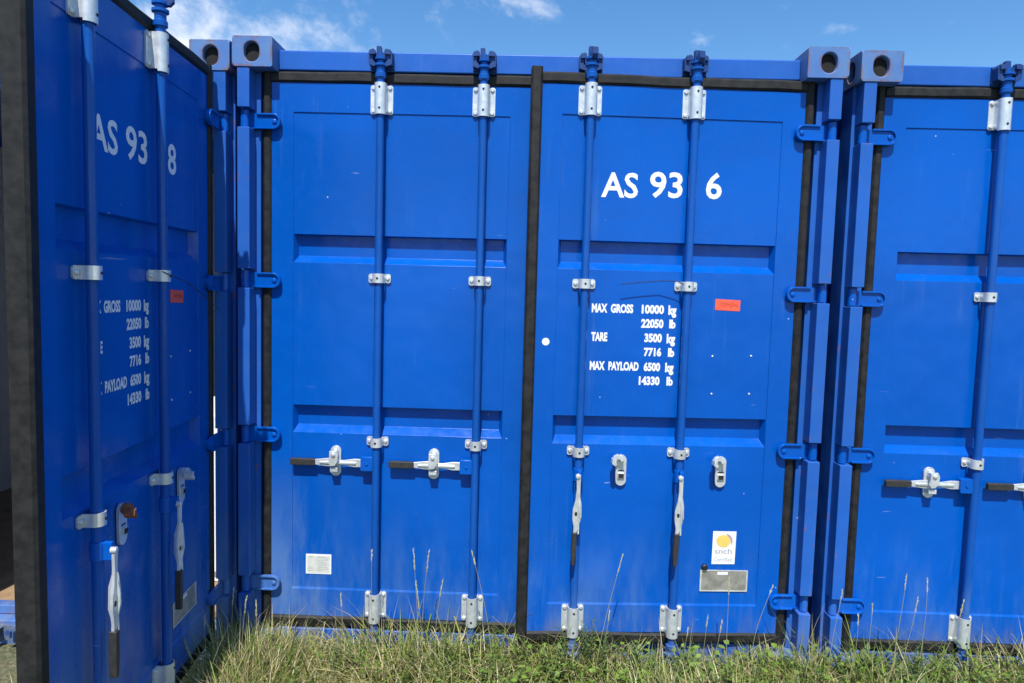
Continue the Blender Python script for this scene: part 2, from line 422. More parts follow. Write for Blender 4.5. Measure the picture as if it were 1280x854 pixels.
def hinge_mesh(sx):
    def f():
        m = MB(); hz = .0315; r = hz
        end = [(1.040+r-r*math.cos(a), r*math.sin(a)) for a in [math.pi/2-math.pi*i/12 for i in range(13)]]
        m.prism([(1.192, hz*.94)]+end+[(1.192, -hz*.94)], .050, .0595)
        outer = [(1.138, hz)]+end+[(1.138, -hz)]
        ri = r-.0075; inner = [(1.138, ri)]+[(1.040+r-ri*math.cos(a), ri*math.sin(a)) for a in [math.pi/2-math.pi*i/12 for i in range(13)]]+[(1.138, -ri)]
        n = len(outer); vs = []
        for pts, y in ((outer, .0505), (outer, .0415), (inner, .0415), (inner, .0505)):
            vs += [(x, y, z) for x, z in pts]
        fs = []
        for i in range(n-1):
            for q in range(3): fs.append((q*n+i, q*n+i+1, (q+1)*n+i+1, (q+1)*n+i))
        fs += [(0, n, 2*n, 3*n), (n-1, 4*n-1, 3*n-1, 2*n-1)]
        m.add(vs, fs)
        m.prism(stadium(1.062, 0, .017, .022, 4), .0590, .0705)
        m.lathe([(.010, .0505), (.010, .046), (.006, .044)], (1.066, 0), 10, 'y')
        m.lathe([(.017, -.030), (.017, .040)], (PIN[0], PIN[1]), 14)
        m.v = [(x-PIN[0], y-PIN[1], z) for x, y, z in m.v]
        if sx < 0: m.mirror()
        return m.mesh('hinge', 'blue_paint', 35)
    return cached(('hinge', sx), f)
# handles: built about the bar's axis (x = 0 at the bar, z = 0 at the hub)
def lever_mesh(state):
    def f():
        m = MB()
        if state == 'shut':
            top = [(-.058, .017), (-.095, .0175), (-.135, .011), (-.162, .0105), (-.185, .018), (-.215, .0165), (-.262, .011)]
            m.prism(top+[(x, -z) for x, z in top[::-1]], .033, .041)
            m.prism([(-.085, .004), (-.20, .005), (-.24, .003), (-.24, -.003), (-.20, -.005), (-.085, -.004)], .027, .0335)
        else:
            poly = [(-.006, .012), (.006, .012), (.008, -.020), (.010, -.075), (.017, -.110), (.018, -.165), (.010, -.200), (-.002, -.235), (-.0130, -.238), (-.012, -.205), (-.018, -.170), (-.017, -.130), (-.008, -.095), (-.004, -.050)]
            m.prism(poly, -.022, -.013)
            m.prism([(.004, -.060), (.010, -.075), (.017, -.110), (.018, -.165), (.013, -.165), (.011, -.115)], -.0275, -.0215)
            q = MB().prism([(-.024, .010), (-.012, .010), (-.010, -.060), (.002, -.105), (.004, -.170), (-.008, -.215), (-.016, -.238), (-.026, -.232), (-.024, -.190), (-.032, -.150), (-.030, -.110), (-.022, -.070)], .004, .011)
            m.add([(y_, x_, z_) for x_, y_, z_ in q.v], q.f)
            m.lathe([(.010, -.010), (.010, -.026), (.006, -.028)], (0, .004), 12, 'y')
        return m.mesh('handle', 'galvanised', 30)
    return cached(('lever', state), f)
def hub_mesh(state):
    def f():
        m = MB()
        if state == 'shut':
            m.prism(rrect(-.064, -.013, -.030, .030, .006), .020, .050)
            m.lathe([(.006, .0205), (.006, .016)], (-.038, 0), 10, 'y')
        else:
            m.box(-.007, .009, -.012, .016, -.026, .026); m.lathe([(.0205, -.026), (.0205, .026)], (0, .030), 16)
        return m.mesh('handle_hub', 'blue_paint', 30)
    return cached(('hub', state), f)
def eye_mesh():
    def f():
        m = MB()
        m.prism(stadium(-.004, -.150, .0052, .0085, 4), -.0226, -.0215); return m.mesh('handle_eye', 'dark_hole', 0)
    return cached('eye', f)
def grip_mesh(state):
    def f():
        m = MB()
        if state == 'shut': m.prism(rrect(-.364, -.258, -.0145, .0135, .006), .027, .047)
        else: m.prism([(-.017, -.226), (.001, -.226), (.002, -.300), (-.004, -.362), (-.017, -.362), (-.020, -.300)], -.030, -.008)
        return m.mesh('handle_grip', 'grip_plastic', 30)
    return cached(('grip', state), f)
def catch_mesh(state):                                              # x = 0, z = 0 at the catch plate's middle
    def f():
        m = MB(); m.prism(stadium(0, 0, .0225, .065, 8), .0600, .0705)
        m.lathe([(.011, .0605), (.011, .054), (.007, .050)], (0, .046), 10, 'y')
        if state == 'shut':
            m.prism([(-.017, .050), (.012, .052), (.020, .035), (.018, .006), (.005, -.012), (-.012, -.014), (-.022, .000), (-.018, .012)], .020, .0265)
            m.box(-.012, .012, .0260, .0605, .028, .046); m.lathe([(.009, .0205), (.009, .015), (.005, .013)], (0, .036), 10, 'y')
            m.box(-.016, .016, .030, .0605, -.040, -.022)
        else:
            m.prism([(-.014, -.032), (.014, -.032), (.014, -.010), (-.014, -.010)], .052, .0605)
        return m.mesh('handle_catch', 'galvanised', 30)
    return cached(('catch', state), f)
def catch_arm_mesh(rusty):
    def f():
        m = MB()
        m.prism([(-.004, .040), (.008, .050), (-.002, .064), (-.020, .072), (-.036, .064), (-.038, .050), (-.026, .038), (-.022, .052), (-.012, .052)], .030, .0500)
        m.prism([(-.038, .050), (-.036, .064), (-.046, .058), (-.048, .040), (-.036, .030), (-.026, .038)], .002, .036)
        return m.mesh('catch_arm', 'rust' if rusty else 'galvanised', 30)
    return cached(('arm', rusty), f)
def catch_slot_mesh():
    def f():
        m = MB(); m.box(-.011, .011, .0515, .0525, -.030, -.013); m.box(-.013, .013, .0592, .0602, -.004, .001)
        return m.mesh('catch_slot', 'dark_hole', 0)
    return cached('slot', f)
# flat print
def text_mesh(items, material, name):                                # items: (string, x0, x1, z0, z1, weight)
    bms = bmesh.new()
    for s, x0, x1, z0, z1, wt in items:
        cu = bpy.data.curves.new('t', 'FONT'); cu.body = s; cu.size = 1; cu.offset = wt; cu.resolution_u = 3; cu.fill_mode = 'FRONT'
        t = bpy.data.objects.new('t', cu); col.objects.link(t)
        dg = bpy.context.evaluated_depsgraph_get(); tm = bpy.data.meshes.new_from_object(t.evaluated_get(dg))
        bpy.data.objects.remove(t); bpy.data.curves.remove(cu)
        co = np.empty(len(tm.vertices)*3); tm.vertices.foreach_get('co', co); co = co.reshape(-1, 3)
        lo, hi = co.min(0), co.max(0)
        ref = [c for c in s if c not in 'gyp,']                      # descenders hang below the base line
        base = 0.0 if len(ref) != len(s) else lo[1]
        if s in ('kg',): top = hi[1]
        else: top = hi[1]
        co[:, 0] = x0+(co[:, 0]-lo[0])/(hi[0]-lo[0])*(x1-x0)
        zz = z0+(co[:, 1]-base)/(top-base)*(z1-z0)
        new = np.stack([co[:, 0], np.zeros(len(co)), zz], 1); tm.vertices.foreach_set('co', new.ravel()); bms.from_mesh(tm); bpy.data.meshes.remove(tm)
    for f in bms.faces:
        f.normal_update()
        if f.normal.y > 0: f.normal_flip()
    me = bpy.data.meshes.new(name); bms.to_mesh(me); bms.free(); me.materials.append(MAT[material]); return me
def number_text(last):
    sh = .052 if last == '8' else 0
    if not last: return []
    return [text_mesh([t], 'white_vinyl', 'number_lettering') for t in (('AS', .271, .420, 1.993, 2.094, .019), ('93', .467, .601, 1.997, 2.102, .019), (last, .696+sh, .761+sh, 1.999, 2.106, .019)) if t[0]]
def weight_text():
    h = .037; wt = .048
    rows = [(1.529, [('MAX', .250, .314), ('GROSS', .328, .420), ('10000', .455, .547), ('kg', .565, .598)]),
            (1.471, [('22050', .455, .547), ('lb', .571, .597)]),
            (1.412, [('TARE', .252, .318), ('3500', .471, .543), ('kg', .563, .598)]),
            (1.354, [('7716', .471, .543), ('lb', .571, .597)]),
            (1.293, [('MAX', .250, .312), ('PAYLOAD', .327, .452), ('6500', .473, .541), ('kg', .562, .597)]),
            (1.235, [('14330', .455, .541), ('lb', .570, .596)])]
    return [text_mesh([(s, x0, x1, z, z+h, wt)], 'white_vinyl', 'weight_lettering') for z, r in rows for s, x0, x1 in r]
def sheet(name, poly, y, th, material): 
    m = MB(); m.prism(poly, y-th, y); return m.mesh(name, material, 0)

def make_container(cx, dz, label, last, open_right, states, rusty=None, extras=False):
    root = bpy.data.objects.new('shipping_container', None); col.objects.link(root); root.location = (cx, 0, dz)
    tag(root, label, 'shipping container', 'row of blue shipping containers')
    for sx in (-1, 1):
        for yb, flip in ((0, False), (DEPTH, True)):
            for z in (0, H-.118):
                s2 = sx if not flip else -sx
                loc = (sx*(W2-.162) , yb, z); rot = None
                if flip: rot = (0, 0, math.pi)
                c_ = obj('corner_casting', casting_mesh(s2), root, loc, .006, rot)
                obj('casting_cavity', cavity_mesh(s2), c_)
        obj('corner_post', post_mesh(sx), root, bevel=.003)
        # corrugated side
        def side():
            m = MB(); pts = []; y = .172; ph = 0
            while y < DEPTH-.12:
                pts += [(1.205, y), (1.205, y+.07), (1.172, y+.105), (1.172, y+.175)]; y += .21
            pts.append((1.205, DEPTH-.1)); n = len(pts); th = .004
            m.add([(x, yy, .150) for x, yy in pts]+[(x, yy, 2.500) for x, yy in pts], [(i, i+1, n+i+1, n+i) for i in range(n-1)])
            m.add([(x-th, yy, .150) for x, yy in pts]+[(x-th, yy, 2.500) for x, yy in pts], [(i, n+i, n+i+1, i+1) for i in range(n-1)])
            return m
        sm = cached(('side', sx), lambda: (side() if sx > 0 else side().mirror()).mesh('side_wall', 'blue_paint', 0, fix=False))
        obj('side_wall', sm, root)
        for z0, z1 in ((2.500, 2.558), (.02, .150)):
            rl = cached(('rail', sx, z0), lambda: (lambda m: (m if sx > 0 else m.mirror()).mesh('side_rail', 'frame_paint', 0, fix=False))(MB().box(1.150, 1.211, .179, DEPTH-.179, z0, z1)))
            obj('side_rail', rl, root, bevel=.004)
        obj('lining', cached(('lining', sx), lambda: MB().box(sx*1.162, sx*1.150, .178, DEPTH-.055, .151, 2.498).mesh('lining', 'interior_paint', 0)), root)
    obj('header', cached('header', lambda: MB().box(-1.0565, 1.0565, .0705, .170, 2.482, 2.562).box(-1.0565, 1.0565, .118, .172, 2.420, 2.4815).mesh('header', 'header_paint', 0)), root, bevel=.006)
    obj('sill', cached('sill', lambda: MB().box(-1.0565, 1.0565, .066, .172, .004, .128).box(-1.065, 1.065, .120, .1725, .1285, .170).mesh('sill', 'frame_paint', 0)), root, bevel=.005)
    obj('roof', cached('roof', lambda: MB().box(-1.149, 1.149, .173, DEPTH-.01, 2.536, 2.548).mesh('roof', 'blue_paint', 0)), root)
    obj('floor_panel', cached('floor', lambda: MB().box(-1.149, 1.149, .175, DEPTH-.02, .120, .148).mesh('floor_panel', 'plywood', 0)), root)
    obj('back_wall', cached('back', lambda: MB().box(-1.149, 1.149, DEPTH-.05, DEPTH-.012, .149, 2.535).mesh('back_wall', 'interior_paint', 0)), root)
    for sx in (-1, 1):
        is_right = sx > 0; ang = R(open_right) if is_right else 0; state = states[1] if is_right else states[0]
        d = obj('door', door_mesh(sx), root, (sx*PIN[0], PIN[1], 0), .0022, (0, 0, ang))
        ox, oy = -sx*PIN[0], -PIN[1]                                 # door frame -> container frame
        P = lambda x, y, z: (ox+x, oy+y, z)
        def g(key, x0, x1, y0, z0, z1):
            xa, xb = sorted((sx*x0, sx*x1))
            obj('gasket', strip_mesh((key, sx), xa, xb, y0, .112, z0, z1), d, (ox, oy, 0))
        g('gv', 1.085, 1.119, .0605, .136, 2.478)
        g('gt', .0228, 1.0848, .0615, 2.433, 2.476); g('gb', .0228, 1.0848, .0615, .138, .182)
        if is_right: g('gc', -.0225, .0222, .056, .120, 2.494)
        for hz in HINGE_Z: obj('hinge', hinge_mesh(sx), d, (0, 0, hz), .0015)
        for xb in BARS:
            x = sx*xb
            obj('locking_bar', bar_mesh(), d, P(x, .030+BS, 0))
            for z in (2.3685, .2455): obj('bar_bracket', bracket_mesh(True), d, P(x, BS, z)); [obj('grease_hole', dots_mesh(0), d, P(x, BS-.0005, z+q)) for q in (-.042, .040)]
            for z in (1.644, .959): obj('bar_guide', bracket_mesh(False), d, P(x, BS, z)); obj('grease_hole', dots_mesh(0), d, P(x, BS-.0005, z))
            rz = 0 if state == 'shut' else R(-80)
            obj('cam', cam_mesh(2), d, P(x, .030+BS, 2.520), 0, (0, 0, rz)); obj('cam', cam_mesh(0), d, P(x, .030+BS, .078), 0, (0, 0, rz))
            for z in (2.524, .080): obj('cam_keeper', keeper_mesh(), root, (x, .002 if z > 1 else -.0026, z))
            hz = .866
            obj('handle_hub', hub_mesh(state), d, P(x, BS, hz), .002); obj('handle', lever_mesh(state), d, P(x-(.006 if state != 'shut' else 0), BS, hz), .0015)
            obj('handle_grip', grip_mesh(state), d, P(x-(.006 if state != 'shut' else 0), BS, hz), .003)
            xc = x-.176 if state == 'shut' else x+.180; zc = .869 if state == 'shut' else .880
            obj('handle_catch', catch_mesh(state), d, P(xc, 0, zc), .0015)
            if state != 'shut':
                obj('handle_eye', eye_mesh(), d, P(x-.006, BS, hz))
                a_ = obj('catch_arm', catch_arm_mesh(rusty == xb), d, P(xc, 0, zc), .0012); obj('catch_slot', catch_slot_mesh(), d, P(xc, 0, zc))
                if rusty == xb: a_['label'] = 'rusty catch arm'
        YF = .0735
        if is_right:
            for t_ in cached(('num', last), lambda: number_text(last)): obj('number_lettering', t_, d, P(0, YF-.0004, 0))
            for t_ in cached('weights', weight_text): obj('weight_lettering', t_, d, P(0, YF-.0004, 0))
            obj('sticker', cached('red', lambda: sheet('sticker', [(.757, 1.552), (.860, 1.549), (.861, 1.594), (.757, 1.597)], 0, .0008, 'red_vinyl')), d, P(0, YF, 0))['label'] = 'red sticker'
            def scrawl():
                m = MB(); zz = 1.575
                for k, pts in enumerate([[(.783, .008), (.783, -.006)], [(.789, .006), (.796, .007), (.790, -.006), (.797, -.006)], [(.802, -.006), (.803, .006), (.808, .004), (.803, 0)], [(.812, .006), (.815, -.006), (.819, .006)],
                                         [(.822, -.012), (.829, .010)], [(.831, -.006), (.832, .002), (.836, -.005), (.840, .003), (.843, -.006)], [(.848, .004), (.847, -.006), (.852, -.006)]]):
                    m.tube([(x, 0, zz+z) for x, z in pts], .0011, 5)
                return m.mesh('sticker_scrawl', 'pencil_print', 0)
            obj('sticker_scrawl', cached('scrawl', scrawl), d, P(0, YF-.0008, 0))
            obj('data_plate', cached('csc', lambda: sheet('data_plate', [(.748, .367), (.950, .364), (.952, .456), (.748, .458)], 0, .0025, 'plate_metal')), d, P(0, YF, 0))
            def plate_rim():
                m = MB(); th = .004
                for x0, x1, z0, z1 in ((.748, .9515, .3645, .3690), (.748, .9515, .4525, .457), (.748, .7545, .3692, .4523), (.945, .9515, .3692, .4523)): m.prism([(x0, z0), (x1, z0), (x1, z1), (x0, z1)], -th, -.0024)
                return m.mesh('plate_edge', 'bare_steel', 0)
            obj('plate_edge', cached('rim', plate_rim), d, P(0, YF, 0))
            obj('plate_tag', cached('ptag', lambda: sheet('plate_tag', [(.822, .437), (.866, .437), (.866, .449), (.822, .449)], 0, .0008, 'white_vinyl')), d, P(0, YF-.0025, 0))
            if extras:
                obj('sticker', cached('snch', lambda: sheet('sticker', [(.795, .482), (.893, .483), (.895, .624), (.796, .624)], 0, .0008, 'white_vinyl')), d, P(0, YF, 0))['label'] = 'white certified sticker with yellow emblem'
                def emblem():
                    m = MB(); m.prism([(.842+.031*math.cos(t)*(1+.04*math.sin(3*t)), .582+.027*math.sin(t)) for t in [2*math.pi*i/28 for i in range(28)]], -.0005, 0); return m.mesh('emblem', 'yellow_print', 0)
                obj('emblem', cached('emb', emblem), d, P(0, YF-.0009, 0))
                def arc():
                    m = MB(); A = [R(80-110*i/14) for i in range(15)]
                    o_ = [(.846+.034*math.cos(t), .583+.032*math.sin(t)) for t in A]; i_ = [(.846+(.0335-.0085*math.sin(math.pi*k/14)**.6)*math.cos(t), .583+(.0315-.0085*math.sin(math.pi*k/14)**.6)*math.sin(t)) for k, t in enumerate(A)]
                    m.prism(o_+i_[::-1], -.0004, 0); return m.mesh('emblem_arc', 'purple_print', 0)
                obj('emblem_arc', cached('arc', arc), d, P(0, YF-.0015, 0))
                for t_ in (('snch', .806, .880, .527, .550, .02), ('Certified', .804, .882, .494, .511, .005)): obj('sticker_lettering', text_mesh([t_], 'grey_print', 'sticker_lettering'), d, P(0, YF-.0011, 0))
                obj('plate_knob', cached('knob', lambda: MB().lathe([(.013, 0), (.013, -.010), (.009, -.014), (.005, -.014)], (.765, .470), 14, 'y').mesh('plate_knob', 'black_wire', 30)), d, P(0, YF, 0))
                obj('paint_dot', cached('dot', lambda: MB().lathe([(.0155, 0), (.0155, -.0007)], (.066, 1.405), 20, 'y').mesh('paint_dot', 'white_vinyl', 0)), d, P(0, .0698, 0))
            for x, z in ((.756, 1.361), (.917, 1.366), (.760, 1.205), (.917, 1.208)):
                obj('rivet', cached('rivet', lambda: MB().lathe([(.0042, 0), (.0042, -.002), (.0025, -.003)], (0, 0), 10, 'y').mesh('rivet', 'bare_steel', 30)), d, P(x, YF+.0005, z))
        elif extras:
            obj('data_plate', cached('lab', lambda: sheet('data_plate', [(-.935, .368), (-.825, .368), (-.825, .455), (-.935, .455)], 0, .0015, 'white_vinyl')), d, P(0, YF, 0))['label'] = 'small printed white plate'
            def print_():
                m = MB(); q = lambda x0, x1, z0, z1: m.prism([(x0, z0), (x1, z0), (x1, z1), (x0, z1)], -.0005, 0)
                q(-.929, -.831, .374, .449); return m.mesh('plate_panel', 'paper_plate', 0)
            obj('plate_panel', cached('ppan', print_), d, P(0, YF-.0016, 0))
            def lines():
                m = MB(); rr = random.Random(3)
                for k in range(9):
                    z = .444-k*.0075; m.prism([(-.890+rr.uniform(0, .012), z-.002), (-.836-rr.uniform(0, .02), z-.002), (-.836-rr.uniform(0, .02), z), (-.890, z)], -.0004, 0)
                    if k in (0, 6, 7, 8): m.prism([(-.924, z-.002), (-.902-rr.uniform(0, .006), z-.002), (-.902, z), (-.924, z)], -.0004, 0)
                return m.mesh('plate_print', 'paper_print', 0)
            obj('plate_print', cached('pln', lines), d, P(0, YF-.0022, 0))
    return root

centre = make_container(0, 0, 'blue container numbered AS 93 6 between its two neighbours, right door slightly ajar', '6', 3.2, ('shut', 'hang'), None, True)
left = make_container(-2.448, -.018, 'blue container numbered AS 93 8 with its right door swung wide open', '8', 94.0, ('shut', 'hang'), .213, False)
right = make_container(2.484, -.010, 'blue container beside the AS 93 6 one with no door opened', '', 0, ('shut', 'shut'), None, False)

wb = bpy.data.objects.new('added_white_box', None); col.objects.link(wb); wb.location = (-1.785, .45, .131)  # made-up white box, added so the hinge gap shows a bright line
tag(wb, 'white box added inside the wide open container to make a bright line at the hinge gap', 'added box')
obj('body', MB().box(-.30, .30, .03, .55, 0, .84).mesh('body', 'white_vinyl', 0), wb, bevel=.006)
obj('added_box_front', MB().box(-.297, .297, .004, .029, .06, .835).mesh('added_box_front', 'white_vinyl', 0), wb, bevel=.004)
# thin wires poking out of the bar guides
def wire(name, pts, label):
    o = obj(name, MB().tube(pts, .0017, 6).mesh(name, 'black_wire', 40)); tag(o, label, 'wire'); return o
wire('thin_wire', [(.612, -.004, 1.650), (.585, -.006, 1.664), (.52, .000, 1.665), (.44, -.004, 1.656), (.362, -.010, 1.646)], 'thin black wire poking out of a bar guide above the weight lettering')
e0 = ray_y(200, 333, -.50); e1 = ray_y(275, 387, -.30); e0.x, e0.y, e0.z = -1.215, -.545, 1.640
wire('thin_wire', [e0, e0.lerp(e1, .3)+Vector((.02, 0, .006)), e0.lerp(e1, .65)+Vector((.012, 0, .004)), e1], 'thin black wire hanging off a bar guide on the wide open door')

# ------------------------------------------------------------------ grass and weeds
def leaf_material(name, attr=True):
    mm, N, L, b = mat(name, (.1, .12, .03), .55)
    a = N.new('ShaderNodeAttribute'); a.attribute_name = 'tint'; L.new(a.outputs['Color'], b.inputs['Base Color'])
    b.inputs['Specular IOR Level'].default_value = .35
    tr = N.new('ShaderNodeBsdfTranslucent'); L.new(a.outputs['Color'], tr.inputs['Color'])
    ms = N.new('ShaderNodeMixShader'); ms.inputs[0].default_value = .28
    out = N['Material Output']; L.new(b.outputs[0], ms.inputs[1]); L.new(tr.outputs[0], ms.inputs[2]); L.new(ms.outputs[0], out.inputs[0])
leaf_material('grass_blade')
def blades_mesh(name, base, length, width, yaw, lean, curl, color, seg=4):
    n = len(base); t = np.linspace(0, 1, seg+1)
    dirx, diry = np.cos(yaw), np.sin(yaw)
    ang = lean[:, None]+curl[:, None]*t[None, :]                       # bend from upright
    dl = (length/seg)[:, None]
    h = np.concatenate([np.zeros((n, 1)), np.cumsum(np.sin((ang[:, :-1]+ang[:, 1:])/2)*dl, 1)], 1)
    v = np.concatenate([np.zeros((n, 1)), np.cumsum(np.cos((ang[:, :-1]+ang[:, 1:])/2)*dl, 1)], 1)
    cx = base[:, 0, None]+h*dirx[:, None]; cy = base[:, 1, None]+h*diry[:, None]; cz = np.maximum(base[:, 2, None]+v, -.003)
    wd = width[:, None]*np.array([.75, 1, .85, .55, .0][:seg+1] if seg == 4 else np.linspace(1, 0, seg+1))[None, :]/2
    px, py = -diry[:, None]*wd, dirx[:, None]*wd
    co = np.empty((n, seg+1, 2, 3)); co[:, :, 0] = np.stack([cx+px, cy+py, cz], -1); co[:, :, 1] = np.stack([cx-px, cy-py, cz], -1)
    co[:, :, 1, 2] += wd*.3
    nv = (seg+1)*2; idx = np.arange(n)[:, None]*nv
    quads = np.concatenate([idx[:, :, None]+np.array([2*k, 2*k+1, 2*k+3, 2*k+2])[None, None, :] for k in range(seg)], 1)
    me = bpy.data.meshes.new(name); me.vertices.add(n*nv); me.vertices.foreach_set('co', co.ravel())
    nq = n*seg; me.loops.add(nq*4); me.loops.foreach_set('vertex_index', quads.ravel().astype(np.int32))
    me.polygons.add(nq); me.polygons.foreach_set('loop_start', np.arange(0, nq*4, 4, dtype=np.int32))
    me.polygons.foreach_set('use_smooth', np.ones(nq, bool)); me.update(calc_edges=True)
    at = me.attributes.new('tint', 'FLOAT_COLOR', 'POINT')
    c4 = np.concatenate([np.repeat(color, nv, 0), np.ones((n*nv, 1))], 1); at.data.foreach_set('color', c4.ravel())
    me.materials.append(MAT['grass_blade']); return me
GREEN = np.array([[.13, .21, .03], [.21, .28, .04], [.07, .13, .025], [.27, .29, .08]])
STRAW = np.array([[.56, .49, .24], [.68, .61, .38], [.40, .34, .15], [.32, .28, .11]])
def gh(p): return np.array([ground_h(x, y) for x, y in p])
def patch(name, n, x0, x1, y0, y1, lmin, lmax, wmin, wmax, straw, label, lean=(.05, .7), curl=(.2, 1.5), clump=0):
    p = np.stack([rng.uniform(x0, x1, n), rng.uniform(y0, y1, n)], 1)
    if clump:
        cen = np.stack([rng.uniform(x0, x1, clump), rng.uniform(y0, y1, clump)], 1); k = rng.integers(0, clump, n)
        p = np.where(rng.random((n, 1)) < .75, cen[k]+rng.normal(0, .035, (n, 2)), p)
    ok = (p[:, 1] < .055) & ~((p[:, 0] < -1.20) & (p[:, 1] > -1.25) & (p[:, 0] > -1.36)); p = p[ok]; n = len(p)
    ln = rng.uniform(lmin, lmax, n)*(.75+.5*rng.random(n)); ln *= .8+.25*np.sin(p[:, 0]*5.1+1)*np.sin(p[:, 1]*7+p[:, 0]*2.3)
    ln *= np.where(p[:, 1] > -.22, 1.12, .95)
    sw = straw(p) if callable(straw) else straw
    isst = rng.random(n) < sw
    colr = np.where(isst[:, None], STRAW[rng.integers(0, 4, n)], GREEN[rng.integers(0, 4, n)])*rng.uniform(.75, 1.25, (n, 1))
    b3 = np.concatenate([p, (gh(p)-.006)[:, None]], 1)
    o = obj(name, blades_mesh(name, b3, ln, rng.uniform(wmin, wmax, n)*np.where(isst, .7, 1), rng.uniform(0, 2*np.pi, n), rng.uniform(*lean, n), rng.uniform(*curl, n), colr))
    tag(o, label, 'grass'); o['kind'] = 'stuff'; return o
sw = lambda p: np.clip(.47-.10*p[:, 0]+.15*np.sin(p[:, 0]*4+p[:, 1]*9), .15, .8)
patch('grass', 29000, -1.75, 2.7, -.85, .05, .13, .285, .003, .0075, sw, 'long mixed green and dry grass along the container doors', clump=520)
patch('dry_grass', 5600, -1.75, 2.7, -.75, .04, .18, .37, .002, .0048, .95, 'tangle of thin straw coloured dead grass stems at the doors', (.1, 1.1), (.3, 2.2))
patch('arching_grass', 3600, -1.22, 2.7, -.50, .02, .22, .36, .004, .008, .40, 'longer arching blades rising above the mixed grass', (.15, .8), (.5, 2.3), clump=150)
patch('shaded_grass', 4200, -1.24, -.92, -.80, .0, .20, .34, .003, .006, .6, 'taller grass along the foot of the wide open door', (.05, .6), (.2, 1.4), clump=60)
patch('short_grass', 16000, -4, 4, -5, -.85, .06, .14, .003, .006, .35, 'shorter grass on the open ground before the containers', clump=700)

# ground cover of small leaves
def leaf_poly(m, c, d, up, ln, wd):
    d = d.normalized(); s = d.cross(up).normalized()
    pts = [c, c+d*ln*.35+s*wd*.5, c+d*ln*.7+s*wd*.36, c+d*ln, c+d*ln*.7-s*wd*.36, c+d*ln*.35-s*wd*.5]
    mid = c+d*ln*.5-up*wd*.12
    o = len(m.v); m.v += [tuple(p) for p in pts]+[tuple(mid)]
    for i in range(6): m.f.append((o+i, o+(i+1) % 6, o+6))
def tint_mesh(m, name, colf):
    me = bpy.data.meshes.new(name); me.from_pydata(m.v, [], m.f); at = me.attributes.new('tint', 'FLOAT_COLOR', 'POINT')
    cs = []
    for i in range(len(m.v)): cs += [*colf(i), 1]
    at.data.foreach_set('color', cs); me.materials.append(MAT['grass_blade'])
    for p in me.polygons: p.use_smooth = True
    return me
rr = random.Random(21)
m = MB(); cols = []
for k in range(3400):
    x = rr.uniform(-.2, 2.6) if rr.random() < .8 else rr.uniform(-1.2, 2.6); y = rr.uniform(-.7, .03); z = rr.uniform(.03, .17)*(1 if y > -.4 else .8)
    a = rr.uniform(0, 6.28); up = Vector((rr.uniform(-.5, .5), rr.uniform(-.7, .3), 1)).normalized()
    d = Vector((math.cos(a), math.sin(a), rr.uniform(-.3, .4))); n0 = len(m.v); ln = rr.uniform(.012, .034)
    leaf_poly(m, Vector((x, y, z)), d, up, ln, ln*rr.uniform(.45, .75)); g_ = rr.uniform(.7, 1.3)
    cols += [(.16*g_, .26*g_, .035*g_)]*(len(m.v)-n0)
o = obj('ground_cover', tint_mesh(m, 'ground_cover', lambda i: cols[i])); tag(o, 'low small leaved ground cover mixed into the grass', 'ground cover'); o['kind'] = 'stuff'

# weeds one can pick out
def weed(px, py, Y, height, n, leaf, ratio, label, colour, spread=.05, stems=1, droop=.2):
    base = ray_y(px, py, Y); base.z = ground_h(base.x, base.y)
    root = bpy.data.objects.new('weed', None); col.objects.link(root); root.location = base; tag(root, label, 'weed', 'leafy weeds at the foot of the doors')
    ms = MB(); ml = MB(); cols = []; r_ = random.Random(int(px*7))
    for s in range(stems):
        a0 = r_.uniform(0, 6.28); off = Vector((math.cos(a0), math.sin(a0), 0))*(spread*r_.random() if stems > 1 else 0)
        top = off*1.8+Vector((r_.uniform(-.02, .02), r_.uniform(-.02, .02), height*r_.uniform(.75, 1.05)))
        pts = [off+(top-off)*t+Vector((math.sin(t*3+s)*.006, math.cos(t*2.4+s)*.006, 0)) for t in (0, .25, .5, .75, 1)]
        ms.tube(pts, [.003, .0028, .0024, .002, .001], 6)
        for i in range(n):
            t = .08+.92*(i+.5)/n; c_ = off+(top-off)*t; a = i*2.4+s+r_.uniform(-.3, .3); l_ = leaf*(1.15-.62*t)*r_.uniform(.8, 1.15)
            d = Vector((math.cos(a), math.sin(a), .25+.9*t-droop)); n0 = len(ml.v)
            leaf_poly(ml, c_, d, Vector((-math.cos(a)*.4, -math.sin(a)*.4, 1)).normalized(), l_, l_*ratio); g_ = r_.uniform(.8, 1.25)
            cols += [tuple(x*g_ for x in colour)]*(len(ml.v)-n0)
    obj('stem', tint_mesh(ms, 'stem', lambda i: (.13, .17, .06)), root); obj('foliage', tint_mesh(ml, 'foliage', lambda i: cols[i]), root)
weed(738, 815, -.10, .30, 46, .034, .28, 'bushy fine leaved weed by the unlatched bar nearer the door seam', (.11, .17, .05), .07, 5)
weed(796, 820, -.08, .21, 16, .085, .22, 'weed with long narrow pointed leaves between the two hanging handles', (.15, .21, .06), .01, 2, 0)
weed(1090, 815, -.10, .20, 12, .075, .5, 'broad leaved weed below the closed neighbouring door', (.15, .22, .05), .09, 6)
weed(1128, 815, -.14, .18, 12, .070, .5, 'second broad leaved weed below the closed neighbouring door', (.14, .21, .05), .09, 6)
weed(1150, 805, -.06, .24, 22, .040, .4, 'dark green weed pushed against the closed neighbouring door', (.07, .12, .04), .05, 4)
weed(612, 830, -.20, .15, 14, .040, .35, 'small low weed in front of the shut left hand door', (.12, .17, .05), .05, 4)
weed(880, 830, -.16, .15, 16, .045, .35, 'small low weed below the metal data plate', (.13, .19, .05), .06, 5)

